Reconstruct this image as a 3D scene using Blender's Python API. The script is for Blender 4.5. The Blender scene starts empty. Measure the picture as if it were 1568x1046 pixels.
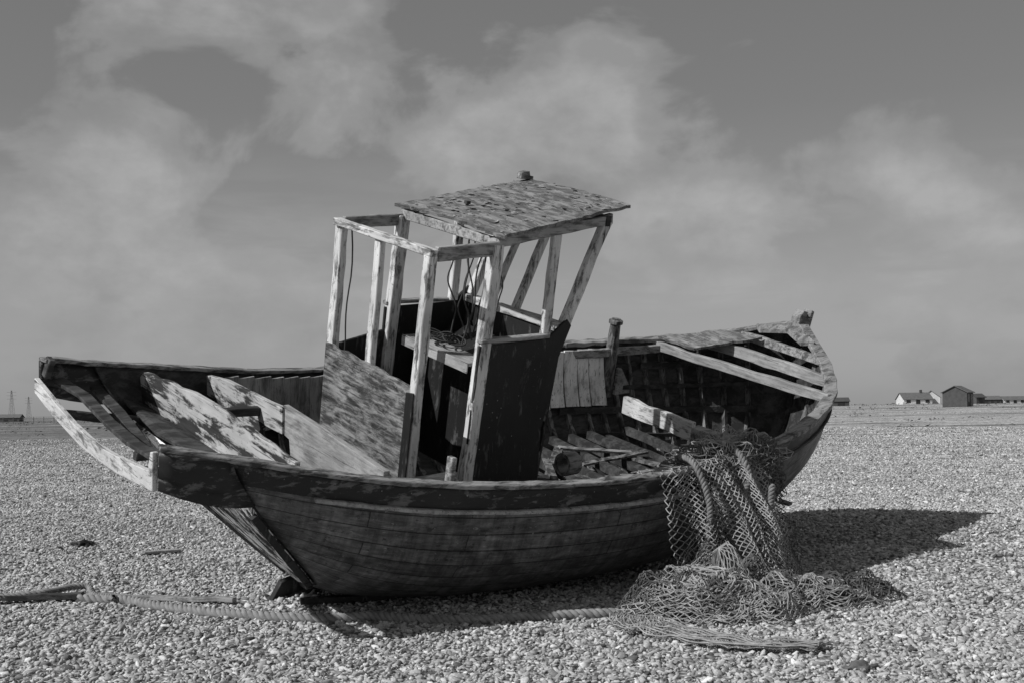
import bpy, bmesh, math, random
import numpy as np
from mathutils import Vector, Matrix, noise as mn
random.seed(7); np.random.seed(7)
scene=bpy.context.scene
# ------------------------------------------------------------------ helpers
def link(o): bpy.context.collection.objects.link(o); return o
def N(nt,t,**k):
    n=nt.nodes.new(t)
    for a,b in k.items(): setattr(n,a,b)
    return n
def newmat(name,rough=.85):
    m=bpy.data.materials.new(name); m.use_nodes=True
    b=m.node_tree.nodes["Principled BSDF"]; b.inputs["Roughness"].default_value=rough
    b.inputs["Specular IOR Level"].default_value=.25
    return m,m.node_tree,b
def ramp(nt,inp,stops,interp='LINEAR'):
    r=N(nt,"ShaderNodeValToRGB"); cr=r.color_ramp; cr.interpolation=interp
    while len(cr.elements)>1: cr.elements.remove(cr.elements[-1])
    cr.elements[0].position=stops[0][0]; cr.elements[0].color=(stops[0][1],)*3+(1,)
    for p,c in stops[1:]:
        e=cr.elements.new(p); e.color=(c,c,c,1)
    nt.links.new(inp,r.inputs[0]); return r.outputs[0]
def mixc(nt,f,a,b,mode='MIX'):
    m=N(nt,"ShaderNodeMix",data_type='RGBA',blend_type=mode)
    for s,v in ((m.inputs[0],f),(m.inputs[6],a),(m.inputs[7],b)):
        if isinstance(v,(int,float)):
            s.default_value = v if s==m.inputs[0] else (v,v,v,1)
        else: nt.links.new(v,s)
    return m.outputs[2]
def math_(nt,op,a,b=None,clamp=False):
    m=N(nt,"ShaderNodeMath",operation=op,use_clamp=clamp)
    for i,v in enumerate((a,b)):
        if v is None: continue
        if isinstance(v,(int,float)): m.inputs[i].default_value=v
        else: nt.links.new(v,m.inputs[i])
    return m.outputs[0]
def coords(nt,kind,scale):
    t=N(nt,"ShaderNodeTexCoord"); mp=N(nt,"ShaderNodeMapping"); mp.inputs["Scale"].default_value=scale
    nt.links.new(t.outputs[kind],mp.inputs[0]); return mp.outputs[0]
def noi(nt,vec,scale,detail=6,rough=.6,dist=0):
    n=N(nt,"ShaderNodeTexNoise"); nt.links.new(vec,n.inputs["Vector"])
    n.inputs["Scale"].default_value=scale; n.inputs["Detail"].default_value=detail
    n.inputs["Roughness"].default_value=rough; n.inputs["Distortion"].default_value=dist
    return n.outputs[0]
def bump(nt,b,h,strength=.5,dist=.01):
    n=N(nt,"ShaderNodeBump"); n.inputs["Strength"].default_value=strength; n.inputs["Distance"].default_value=dist
    nt.links.new(h,n.inputs["Height"]); nt.links.new(n.outputs[0],b.inputs["Normal"])
def wood(name,paint,bare,axis=0,peel=.5,soft=.04,patch=5,rough=.85,grain_amt=.5,bs=.5):
    """weathered timber: paint flaking off to bare wood, grain stretched along axis"""
    m,nt,b=newmat(name,rough)
    s=[14,14,14]; s[axis]=1.2
    g=noi(nt,coords(nt,"Object",s),2.2,6,.65)
    s2=[1.6,1.6,1.6]; s2[axis]=.55
    p=noi(nt,coords(nt,"Object",s2),patch,9,.68,.4)
    comb=math_(nt,'ADD',math_(nt,'MULTIPLY',p,.75),math_(nt,'MULTIPLY',g,.25))
    mask=ramp(nt,comb,[(peel-soft,0),(peel+soft,1)])
    gr=ramp(nt,g,[(.3,1-grain_amt),(.6,1.0),(.75,1.12)])
    bw=mixc(nt,1.0,bare,gr,'MULTIPLY')
    sm=noi(nt,coords(nt,"Object",(1,1,1)),1.7,4)
    pv=mixc(nt,1.0,paint,ramp(nt,sm,[(.3,.7),(.7,1.2)]),'MULTIPLY')
    pv=mixc(nt,.35,pv,gr,'MULTIPLY')
    c=mixc(nt,mask,bw,pv)
    # thin dark splits along the grain and small chips
    s3=[34,34,34]; s3[axis]=1.0
    cr=noi(nt,coords(nt,"Object",s3),2.0,3,.5)
    c=mixc(nt,ramp(nt,cr,[(.33,.75),(.37,0)]),c,.02)
    ch=noi(nt,coords(nt,"Object",(1,1,1)),34,5,.7)
    c=mixc(nt,ramp(nt,ch,[(.64,0),(.67,.8)]),c,bare*.5+.01)
    nt.links.new(c,b.inputs["Base Color"])
    h=math_(nt,'ADD',math_(nt,'MULTIPLY',g,.6),math_(nt,'MULTIPLY',mask,.5))
    bump(nt,b,h,bs,.006); return m
M_post=wood("weathered_post_paint",.70,.20,2,.45,.04,9)
M_rail=wood("weathered_rail_paint",.62,.20,1,.45,.05,9)
M_long=wood("weathered_long_timber",.38,.14,0,.48,.06,8)
M_panel=wood("peeling_panel_paint",.29,.08,1,.51,.07,10,grain_amt=.85,bs=.9)
M_trans=wood("flaking_transom_paint",.52,.05,1,.49,.03,4.0)
M_trans2=wood("outer_transom_paint",.88,.03,2,.50,.025,4)
M_board=wood("bleached_board",.40,.20,1,.46,.1,6)
M_black=wood("black_paint",.022,.12,2,.42,.03,6,.5)
M_blackL=wood("black_strake_paint",.026,.17,0,.445,.03,7,.45)
M_dark=wood("tarred_timber",.035,.11,0,.49,.06,5,.8)
M_darkv=wood("tarred_frame",.05,.30,2,.49,.06,8,.7)
M_ceil=wood("white_lining_plank",.85,.45,2,.42,.08,5)
M_ceil2=wood("grey_lining_plank",.42,.18,2,.46,.08,5)
M_cap=wood("gunwale_cap",.06,.36,0,.52,.06,9)
M_roof=wood("felted_roof",.13,.30,1,.51,.03,9,grain_amt=.6,bs=1.0)
M_rim=wood("tarred_cap_bleached",.10,.34,0,.52,.05,6)
def hullmat():
    m,nt,b=newmat("hull_paint",.5)
    t=N(nt,"ShaderNodeTexCoord")
    br=N(nt,"ShaderNodeTexBrick"); nt.links.new(t.outputs["UV"],br.inputs["Vector"])
    br.offset=.37; br.inputs["Scale"].default_value=1; br.inputs["Brick Width"].default_value=2.3; br.inputs["Row Height"].default_value=.150
    br.inputs["Mortar Size"].default_value=.005; br.inputs["Mortar Smooth"].default_value=.25
    br.inputs["Color1"].default_value=(.8,.8,.8,1); br.inputs["Color2"].default_value=(1.2,1.2,1.2,1); br.inputs["Mortar"].default_value=(.3,.3,.3,1)
    def uv(sc):
        mp=N(nt,"ShaderNodeMapping"); mp.inputs["Scale"].default_value=sc; nt.links.new(t.outputs["UV"],mp.inputs[0]); return mp.outputs[0]
    st=noi(nt,uv((1.0,9,1)),3.0,9,.7)
    pt=noi(nt,uv((1.6,2.4,1)),2.4,9,.7,.5)
    base=ramp(nt,st,[(.3,.07),(.5,.12),(.72,.19)])
    patch=ramp(nt,pt,[(.36,.5),(.5,1),(.62,1.6)])
    c=mixc(nt,1,base,patch,'MULTIPLY'); c=mixc(nt,1,c,br.outputs[0],'MULTIPLY')
    fl=noi(nt,uv((1.2,2.6,1)),14,9,.75)
    c=mixc(nt,ramp(nt,fl,[(.60,0),(.64,.85)]),c,.34)
    dk=noi(nt,uv((1.5,2.0,1)),7,8,.7)
    c=mixc(nt,ramp(nt,dk,[(.58,0),(.62,.75)]),c,.03)
    sc_=noi(nt,uv((.3,16,1)),5,4,.6)
    c=mixc(nt,ramp(nt,sc_,[(.64,0),(.67,.6)]),c,.03)
    dr=noi(nt,uv((9,.5,1)),2.5,6,.6)
    c=mixc(nt,1,c,ramp(nt,dr,[(.35,.72),(.6,1.15)]),'MULTIPLY')
    nt.links.new(c,b.inputs["Base Color"])
    h=math_(nt,'ADD',math_(nt,'MULTIPLY',st,.35),math_(nt,'MULTIPLY',br.outputs[1],-1.0))
    bump(nt,b,h,.9,.012); return m
M_hull=hullmat()

def finish(me,mats,smooth=False):
    for m in (mats if isinstance(mats,(list,tuple)) else [mats]): me.materials.append(m)
    bm=bmesh.new(); bm.from_mesh(me); bmesh.ops.recalc_face_normals(bm,faces=bm.faces); bm.to_mesh(me); bm.free()
    if smooth:
        for p in me.polygons: p.use_smooth=True
def empty(name):
    o=bpy.data.objects.new(name,None); o.empty_display_size=.3; return link(o)

# ------------------------------------------------------------------ boat frame
yaw,heel,pit=math.radians(40.62),math.radians(18),math.radians(5.28)
fw=Vector((math.cos(yaw),math.sin(yaw),0)); sb=Vector((math.sin(yaw),-math.cos(yaw),0)); up=Vector((0,0,1))
f2=fw*math.cos(pit)+up*math.sin(pit); u1=up*math.cos(pit)-fw*math.sin(pit)
s2=sb*math.cos(heel)-u1*math.sin(heel); u2=u1*math.cos(heel)+sb*math.sin(heel)
T=Vector((-3.241,8.737,-.162))
BM=Matrix(((f2.x,-s2.x,u2.x,T.x),(f2.y,-s2.y,u2.y,T.y),(f2.z,-s2.z,u2.z,T.z),(0,0,0,1)))
boat=empty("wrecked_fishing_boat"); boat.matrix_world=BM
def B2W(u,v,w): return T+f2*u+s2*v+u2*w
def part(name,verts,faces,mat,smooth=False,bev=0,parent=boat,raw=False):
    me=bpy.data.meshes.new(name)
    me.from_pydata([(p[0],-p[1],p[2]) if not raw else tuple(p) for p in verts],[],faces)
    finish(me,mat,smooth)
    o=link(bpy.data.objects.new(name,me)); o.parent=parent
    if bev:
        b=o.modifiers.new("bev","BEVEL"); b.width=bev; b.segments=1; b.limit_method='ANGLE'
    return o
class Acc:
    def __init__(s): s.v=[];s.f=[]
    def add(s,v,f):
        k=len(s.v); s.v+=v; s.f+=[tuple(i+k for i in q) for q in f]
def beamgeo(p0,p1,side,a,b,seg=None,jit=.004):
    """box beam p0->p1; side = direction for width a ; other dir height b"""
    p0=Vector(p0);p1=Vector(p1);d=(p1-p0);L=d.length;d.normalize()
    s=Vector(side); s=(s-d*s.dot(d)).normalized(); n=d.cross(s)
    seg=seg or max(1,int(L/.16)); v=[];f=[]
    for i in range(seg+1):
        c=p0+d*(L*i/seg)
        if 0<i<seg: c=c+s*random.uniform(-jit,jit)+n*random.uniform(-jit,jit)
        aa=a*(1+random.uniform(-.09,.07)); bb=b*(1+random.uniform(-.09,.07))
        for x,y in ((-1,-1),(1,-1),(1,1),(-1,1)): v.append(tuple(c+s*x*aa/2+n*y*bb/2))
    for i in range(seg):
        k=4*i
        for j in range(4): f.append((k+j,k+(j+1)%4,k+4+(j+1)%4,k+4+j))
    f.append((3,2,1,0)); k=4*seg; f.append((k,k+1,k+2,k+3))
    return v,f
def beam(name,p0,p1,side,a,b,mat,**k):
    v,f=beamgeo(p0,p1,side,a,b,**k); return part(name,v,f,mat,bev=.006)
def slab(name,pts,thick,mat,bev=.004):
    """planar polygon extruded by thick vector (u,v,w)"""
    n=len(pts); t=Vector(thick)
    v=[tuple(p) for p in pts]+[tuple(Vector(p)+t) for p in pts]
    f=[tuple(range(n)),tuple(range(2*n-1,n-1,-1))]+[(i,(i+1)%n,n+(i+1)%n,n+i) for i in range(n)]
    return part(name,v,f,mat,bev=bev)
def rag(p0,p1,n,amp):
    p0=Vector(p0);p1=Vector(p1)
    return [tuple(p0.lerp(p1,i/n)+Vector((0,0,random.uniform(-amp,amp) if 0<i<n else 0))) for i in range(n+1)]

# ------------------------------------------------------------------ hull lines
TU=[0,.45,.9,1.5,2.1,2.8,3.5,4.2,4.9,5.6,6.2,6.8,7.2,7.6,7.9,8.1,8.3,8.47]
TB=[1.082,1.211,1.345,1.475,1.569,1.666,1.770,1.835,1.838,1.781,1.696,1.534,1.375,1.167,.907,.674,.36,.04]
TH=[1.967,1.874,1.777,1.66,1.562,1.487,1.449,1.431,1.443,1.469,1.504,1.55,1.586,1.647,1.733,1.819,1.939,2.07]
def cubic(x,X,Y):
    x=min(max(x,X[0]),X[-1]); i=min(max(int(np.searchsorted(X,x))-1,0),len(X)-2)
    def sl(j):
        a=max(j-1,0);b=min(j+1,len(X)-1); return (Y[b]-Y[a])/(X[b]-X[a])
    h=X[i+1]-X[i]; t=(x-X[i])/h
    return ((2*t**3-3*t*t+1)*Y[i]+(t**3-2*t*t+t)*h*sl(i)+(-2*t**3+3*t*t)*Y[i+1]+(t**3-t*t)*h*sl(i+1))
bt=lambda u:cubic(u,TU,TB); ht=lambda u:cubic(u,TU,TH)
kt=lambda u:cubic(u,[.45,1.9,2.8,5,7,8.47],[.18,.08,.0,-.08,-.2,-.28])
ST=[0,.08,.18,.3,.45,.6,.8,1.0]
SM=[.04,.36,.62,.80,.91,.965,.995,1.0]
SB=[.04,.2,.38,.55,.72,.84,.94,1.0]
SS=[.04,.30,.55,.74,.88,.95,.985,1.0]
U0=.45
def hp(u,t,inset=0):
    b,h,k=bt(u),ht(u),kt(u)
    def sst(x): x=min(max(x,0),1); return x*x*(3-2*x)
    fm=cubic(t,ST,SM)
    if u<4: a=sst((4-u)/3.5); f=fm*(1-a)+cubic(t,ST,SS)*a
    else: a=sst((u-4.6)/3.8); f=fm*(1-a)+cubic(t,ST,SB)*a
    w=k+(h-k)*t; v=max(b*f-inset,0.015)
    su=sst((u-5.6)/2.87)
    S=cubic(t,[0,.1,.3,.6,1],[7.75,8.2,8.52,8.62,8.47])
    uu=u+su*(S-8.47)
    sa=max(0,1-(u-U0)/2.2)**1.5
    uu+=sa*1.40*(max(h-w,0)/1.69)**1.25
    return uu,v,w+inset*.3*(1-t)
STRK=.185
US=[U0+ (8.47-U0)*i/58 for i in range(59)]
US=sorted(set(US+[8.3,8.38,8.43]))
TL=[0,.03,.07,.12,.18,.25,.33,.42,.52,.62,.72,.82,.91,1.0]
verts=[];faces=[];mi=[];uvs=[]
nj=len(TL)+3
for side in (1,-1):
    k0=len(verts)
    for u in US:
        h,k=ht(u),kt(u); tt=1-STRK/(h-k)
        ts=[t*tt for t in TL]+[tt+(1-tt)*q for q in (.33,.66,1)]
        g=0;pp=None
        for t in ts:
            p=Vector(hp(u,t))
            if pp is not None: g+=(p-pp).length
            pp=p; verts.append((p.x,p.y*side,p.z)); uvs.append((p.x,g))
        for q in range(nj): uvs[-1-q]=(uvs[-1-q][0],3.1-(g-uvs[-1-q][1]))
    for i in range(len(US)-1):
        for j in range(nj-1):
            a=k0+i*nj+j; q=(a,a+nj,a+nj+1,a+1)
            faces.append(q if side>0 else q[::-1]); mi.append(0 if j<len(TL)-1 else 2)
n1=len(US)*nj
for i in range(len(US)-1):
    faces.append((i*nj,n1+i*nj,n1+(i+1)*nj,(i+1)*nj)); mi.append(0)
me=bpy.data.meshes.new("hull_planking")
me.from_pydata([(p[0],-p[1],p[2]) for p in verts],[],faces)
uvl=me.uv_layers.new(name="UVMap")
for p in me.polygons:
    p.material_index=mi[p.index]; p.use_smooth=True
    for li in p.loop_indices: uvl.data[li].uv=uvs[me.loops[li].vertex_index]
for m in (M_hull,M_dark,M_blackL,M_dark): me.materials.append(m)
bm=bmesh.new(); bm.from_mesh(me); bmesh.ops.recalc_face_normals(bm,faces=bm.faces)
bm.faces.ensure_lookup_table()
ff=max(bm.faces,key=lambda q:q.calc_center_median().y)
if ff.normal.y<0: bmesh.ops.reverse_faces(bm,faces=bm.faces)
bm.to_mesh(me); bm.free()
hull=link(bpy.data.objects.new("hull_planking",me)); hull.parent=boat
so=hull.modifiers.new("s","SOLIDIFY"); so.thickness=.04; so.offset=-1; so.material_offset=1
def strip(name,fn,us,mat,aw,ah,jit=.003):
    v=[];f=[]
    for u in us:
        p,o=fn(u); p=Vector(p);o=Vector(o)
        w_=Vector((0,0,1))
        a=aw*(1+random.uniform(-.12,.12)); hh=ah*(1+random.uniform(-.16,.16))
        j=random.uniform(-jit,jit)
        for x,y in ((-.5,-.5),(.5,-.5),(.5,.5),(-.5,.5)): v.append(tuple(p+o*(a*x+j)+w_*(hh*y+j)))
    n=len(us)
    for i in range(n-1):
        for q in range(4): f.append((4*i+q,4*i+(q+1)%4,4*i+4+(q+1)%4,4*i+4+q))
    f.append((3,2,1,0)); k=4*(n-1); f.append((k,k+1,k+2,k+3))
    return part(name,v,f,mat,bev=.006)
def edge(side,t_off,out):
    def fn(u):
        if u<U0: p=Vector((u,bt(u),ht(u)-t_off))
        else:
            h,k=ht(u),kt(u); p=Vector(hp(u,1-t_off/(h-k)))
        a,b=max(u-.05,0),min(u+.05,8.47)
        tx=b-a; ty=bt(b)-bt(a); L=math.hypot(tx,ty); o=Vector((-ty/L,tx/L,0))
        p=p+o*out
        return (p.x,p.y*side,p.z),(o.x,o.y*side,0)
    return fn
ug=[i*.12 for i in range(0,69)]+[8.33,8.4,8.45]
for s,nm in ((1,"starboard"),(-1,"port")):
    strip("gunwale_cap_"+nm,edge(s,-.015,-.025),[u for u in ug if u<6.4],M_cap,.10,.035,.006)
    strip("gunwale_cap_bow_"+nm,edge(s,-.015,-.03),[u for u in ug if u>=6.2],M_rim,.13,.05,.008)
    strip("rub_rail_"+nm,edge(s,STRK+.01,.014),[u for u in ug if u>.95 and u<5.6],M_board,.042,.032,.004)
    strip("rub_rail_bow_"+nm,edge(s,STRK+.01,.012),[u for u in ug if u>5.5 and u<8.4],M_dark,.035,.03)
pts=[(1.42,-.17),(1.5,-.04),(1.95,.02)]+[(2.2+i*.6,kt(2.2+i*.6)-.05) for i in range(10)]
kv=Acc()
for i in range(len(pts)-1):
    v,f=beamgeo((pts[i][0],0,pts[i][1]),(pts[i+1][0],0,pts[i+1][1]),(0,1,0),.13,.16,seg=1); kv.add(v,f)
st=[]
for t in np.linspace(0,1.0,12):
    S=hp(8.47,t); st.append((S[0]+.03,0,S[2]))
st=[(7.55,0,kt(7.6)-.05)]+st+[(8.45,0,2.16)]
for i in range(len(st)-1):
    v,f=beamgeo(st[i],st[i+1],(0,1,0),.12,.15,seg=1); kv.add(v,f)
part("keel_and_stem",kv.v,kv.f,M_dark,bev=.01)
slab("skeg",[(1.9,-.03,.25),(1.62,-.03,.2),(1.5,-.03,-.02),(1.36,-.03,-.12),(1.44,-.03,-.2),(1.75,-.03,-.14),(2.1,-.03,-.02)],(0,.06,0),M_black)
# raked transom
tv=[];tf=[]
lv=np.linspace(0,.80,16)
for t in lv:
    p=hp(U0,t)
    for q in np.linspace(-1,1,9): tv.append((p[0]-.035-.03*(1-q*q),p[1]*q*.99,p[2]))
for i in range(15):
    for j in range(8): a=i*9+j; tf.append((a,a+1,a+10,a+9))
o=part("transom",tv,tf,M_trans2); so=o.modifiers.new("s","SOLIDIFY"); so.thickness=.03; so.offset=0
for s,nm in ((1,"starboard"),(-1,"port")):
    A_=Acc(); P=[Vector(hp(U0,t)) for t in np.linspace(.02,.74,12)]
    for a,b_ in zip(P,P[1:]):
        a=a.copy();b_=b_.copy(); a.y*=s*1.0;b_.y*=s*1.0
        a.x-=.06;b_.x-=.06
        v,f=beamgeo(a,b_,(1,0,0),.05,.04,seg=1); A_.add(v,f)
    part("transom_edge_"+nm,A_.v,A_.f,M_black)
slab("transom_head",[(.9,-1.29,1.70)]+rag((.9,-1.22,1.76),(.9,-.3,1.86),7,.012)+rag((.9,.1,1.87),(.9,1.27,1.83),7,.01)+[(.9,1.27,1.5),(.9,.2,1.46),(.9,-1.2,1.4)],(.045,0,0),M_trans)
for s,nm in ((1,"starboard"),(-1,"port")):
    for lo,hi,tag in ((0,.68,"upper"),(.68,1,"lower")):
        v=[];f=[];nr=4;nc=6
        for r in range(nr):
            q=lo+(hi-lo)*r/(nr-1); h,k=ht(U0),kt(U0); fwd=Vector(hp(U0,1-.36*q/(h-k)))
            for c in range(nc):
                a=c/(nc-1); uu=fwd.x*a
                vv=(bt(min(uu,U0)))*(1-a)+fwd.y*a
                ww=(ht(uu)-.27*q)*(1-a)+(fwd.z if q>0 else ht(uu))*a
                v.append((uu,s*(vv-.002),ww))
        for r in range(nr-1):
            for c in range(nc-1): a=r*nc+c; f.append((a,a+1,a+nc+1,a+nc))
        o=part("counter_side_%s_%s"%(nm,tag),v,f,M_blackL,smooth=True); so=o.modifiers.new("s","SOLIDIFY"); so.thickness=.035; so.offset=0
slab("lute_after_board",[(0,-1.10,1.83),(0,-.85,1.79),(0,-.6,1.75),(0,-.3,1.715),(0,.0,1.70),(0,.3,1.71),(0,.7,1.76),(0,1.0,1.81),(0,1.03,1.95),(0,1.07,1.96),(0,1.08,1.69),(0,.5,1.61),(0,.15,1.59),(0,-.16,1.585),(0,-.7,1.64),(0,-1.10,1.71)],(-.04,0,0),M_rail)
def bentboard(nm,P,side,a,b_,mat):
    A_=Acc()
    for p,q in zip(P,P[1:]):
        v,f=beamgeo(p,q,side,a,b_,seg=1); A_.add(v,f)
    part(nm,A_.v,A_.f,mat,bev=.004)
bentboard("lute_floor_board_0",[(.14,-1.08,1.80),(.2,-.7,1.78),(.2,-.2,1.72),(.16,.3,1.74),(.12,1.06,1.82)],(1,0,0),.10,.03,M_dark)
bentboard("lute_floor_board_1",[(.45,-1.12,1.70),(.40,-.5,1.68),(.36,.1,1.60),(.42,.75,1.66)],(1,0,0),.09,.03,M_dark)
slab("lute_floor",[(.70,-1.15,1.54),(.62,-.4,1.52),(.66,.1,1.53),(.60,1.18,1.60),(1.0,1.25,1.47),(1.0,-1.25,1.42)],(0,0,.03),M_dark)
beam("lute_bearer_0",(.0,-.75,1.64),(1.0,-.70,1.46),(0,1,0),.06,.07,M_dark)
beam("lute_bearer_1",(.30,.02,1.52),(1.0,-.05,1.46),(0,1,0),.06,.07,M_dark)
beam("lute_bearer_2",(.0,.55,1.64),(1.0,.60,1.46),(0,1,0),.06,.07,M_dark)
beam("broken_stub",(.03,-1.05,1.85),(.06,-1.02,2.0),(1,0,0),.05,.09,M_dark)
slab("aft_bulkhead_port",[(1.56,-1.38,1.63),(1.56,-1.03,1.69),(1.56,-.3,1.72),(1.56,-.05,1.74),(1.56,-.03,1.52),(1.56,-.35,1.50),(1.56,-.45,1.32),(1.56,-1.34,1.3)],(.05,0,0),M_trans)
slab("aft_bulkhead_starboard",[(1.58,-.08,1.755),(1.58,.5,1.74),(1.58,1.38,1.70),(1.58,1.38,1.35),(1.58,.1,1.32),(1.58,.05,1.5),(1.58,-.08,1.52)],(.055,0,0),M_board)
beam("aft_carlin",(.95,-.45,1.62),(1.56,-.42,1.60),(0,1,0),.07,.07,M_dark)
beam("timberhead",(2.20,1.38,1.38),(2.22,1.36,1.72),(1,0,0),.05,.08,M_long)
slab("timberhead_chock",[(2.24,1.38,1.46),(2.24,1.38,1.56),(2.34,1.38,1.46)],(0,.05,0),M_board)
rb=Acc()
for side in (1,-1):
    u=1.9
    while u<8.35:
        for i in range(9):
            t0=.06+.9*i/9; t1=.06+.9*(i+1)/9
            a=Vector(hp(u,t0,.065)); b_=Vector(hp(u,t1,.065))
            if a.y<.05 or b_.y<.05: continue
            a.y*=side;b_.y*=side
            v,f=beamgeo(a,b_,(1,0,0),.055,.05,seg=1); rb.add(v,f)
        u+=.24 if u<6.3 else .19
part("frames",rb.v,rb.f,M_darkv)
sg=Acc()
for side in (1,-1):
    for t in (.40,.55,.70,.84):
        us=[6.1+.15*i for i in range(15)]
        for i in range(len(us)-1):
            if random.random()<.12: continue
            a=Vector(hp(us[i],t,.10)); b_=Vector(hp(us[i+1],t,.10)); a.y*=side;b_.y*=side
            v,f=beamgeo(a,b_,(0,0,1),.05 if t in(.4,.7) else .08,.022,seg=1); sg.add(v,f)
part("stringers",sg.v,sg.f,M_dark)
for nm,ua,ub,mt in (("lining_planks_aft",1.75,4.3,M_ceil2),("lining_planks_mid",4.3,6.62,M_ceil)):
    cp=Acc()
    for side in (1,-1):
        u=ua
        while u<ub:
            wd=.17+random.uniform(-.03,.04)
            bot=(.52 if ua<4 else .66)+random.uniform(-.012,.012)
            h,k=ht(u),kt(u)
            prof=[]; dj=random.uniform(0,.004)
            for i in range(5):
                t=(1-(.03+bot*i/4)/(h-k)); prof.append(Vector(hp(u,t,.11+dj)))
            q=Vector((wd,(bt(u+wd)-bt(u)),0))
            for i in range(4):
                a,b_=prof[i].copy(),prof[i+1].copy()
                vs=[]
                for d in (0,.02):
                    for pt in (a,a+q*.96,b_+q*.96,b_): vs.append((pt.x,(pt.y-d)*side,pt.z))
                cp.add(vs,[(0,1,2,3),(7,6,5,4),(0,1,5,4),(1,2,6,5),(2,3,7,6),(3,0,4,7)])
            u+=wd
    part(nm,cp.v,cp.f,mt)
fl=Acc()
for i in range(9):
    y=-.62+i*.155
    v,f=beamgeo((1.95,y,.62+random.uniform(-.01,.01)),(4.4+random.uniform(-.4,.4),y,.60),(0,1,0),.14,.03); fl.add(v,f)
part("sole_boards",fl.v,fl.f,M_dark)
for nm,cnt,mt in (("loose_boards",9,M_long),("fallen_tarred_boards",16,M_darkv)):
    db=Acc()
    for i in range(cnt):
        u=random.uniform(4.4,6.9); y=random.uniform(-.9,.9); z=.42+.2*abs(y)+random.uniform(0,.16); a=random.uniform(-.7,.7)+(0 if i%3 else 1.4); L=random.uniform(.35,1.0)
        v,f=beamgeo((u,y,z),(u+L*math.cos(a),y+L*math.sin(a),z+random.uniform(-.12,.12)),(math.sin(a),-math.cos(a),0),random.uniform(.06,.13),.025); db.add(v,f)
    part(nm,db.v,db.f,mt)
db=Acc()
for i in range(10):
    u=4.2+i*.3
    v,f=beamgeo((u,-1.1,.5+random.uniform(0,.1)),(u+random.uniform(-.1,.1),1.1,.5+random.uniform(0,.1)),(1,0,0),.07,.09); db.add(v,f)
part("floor_timbers",db.v,db.f,M_dark)
beam("broken_thwart",(5.85,-.22,1.27),(5.72,.85,1.33),(1,0,0),.07,.19,M_rail,jit=.01)
beam("thwart_end",(5.78,.80,1.32),(5.70,1.68,1.39),(1,0,0),.16,.10,M_long)
beam("foredeck_beam_0",(7.38,-1.26,1.55),(7.42,1.24,1.62),(1,0,0),.07,.11,M_board,jit=.008)
beam("foredeck_beam_1",(7.82,-.92,1.68),(7.84,.93,1.68),(1,0,0),.08,.13,M_board,jit=.008)
beam("foredeck_beam_2",(8.12,-.62,1.82),(8.14,.62,1.80),(1,0,0),.08,.10,M_long)
beam("beam_shelf_port",(6.3,-1.56,1.42),(7.6,-1.05,1.56),(0,0,1),.10,.05,M_long)
# remnant of the foredeck on the port side
def dw(u,y): return 1.645+(u-7.36)*.27+.02*(1-abs(y))
dv=[];df=[]; ni,njj=10,8
for i in range(ni+1):
    for j in range(njj+1):
        a=i/ni;c=j/njj
        y=(-1.20+.52*a)*(1-c)+(-.62+.42*a)*c
        u=7.36+.62*a*(1+.12*c)+random.uniform(-.012,.012)*(1 if i in(0,ni) else 0)
        if j==njj: y+=.06*mn.noise(Vector((a*6,1,3)))
        dv.append((u,y,dw(u,y)+random.uniform(-.003,.003)))
for i in range(ni):
    for j in range(njj): a=i*(njj+1)+j; df.append((a,a+1,a+njj+2,a+njj+1))
o=part("foredeck_remnant",dv,df,M_roof); so=o.modifiers.new("s","SOLIDIFY"); so.thickness=.03; so.offset=-1
slab("stem_head",[(8.36,-.06,2.0),(8.36,-.06,2.16),(8.42,-.06,2.24),(8.5,-.06,2.22),(8.49,-.06,2.15),(8.56,-.06,2.14),(8.58,-.06,2.24),(8.63,-.06,2.22),(8.6,-.06,2.0)],(0,.12,0),M_rim)
slab("breasthook",[(8.42,0,2.02),(8.2,-.42,1.93),(8.12,-.3,1.9),(8.25,0,1.96),(8.12,.3,1.9),(8.2,.42,1.93)],(0,0,.05),M_rim)
def lathe(name,c,prof,mat,n=14,parent=boat):
    v=[];f=[]
    for r,z in prof:
        for i in range(n):
            a=2*math.pi*i/n; v.append((c[0]+r*math.cos(a),c[1]+r*math.sin(a),c[2]+z))
    m=len(prof)
    for j in range(m-1):
        for i in range(n): f.append((j*n+i,j*n+(i+1)%n,(j+1)*n+(i+1)%n,(j+1)*n+i))
    f.append(tuple(range(n))[::-1]); f.append(tuple((m-1)*n+i for i in range(n)))
    return part(name,v,f,mat,parent=parent)
lathe("mooring_post",(6.80,-1.40,.92),[(.08,0),(.08,.5),(.07,.7),(.062,.86),(.062,.88),(.085,.89),(.085,.93),(.06,.94),(.055,.95)],M_darkv)
slab("post_knee",[(6.86,-1.34,.95),(6.86,-1.34,1.28),(6.91,-1.34,1.28),(7.12,-1.30,.97)],(0,.05,0),M_board)

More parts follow.
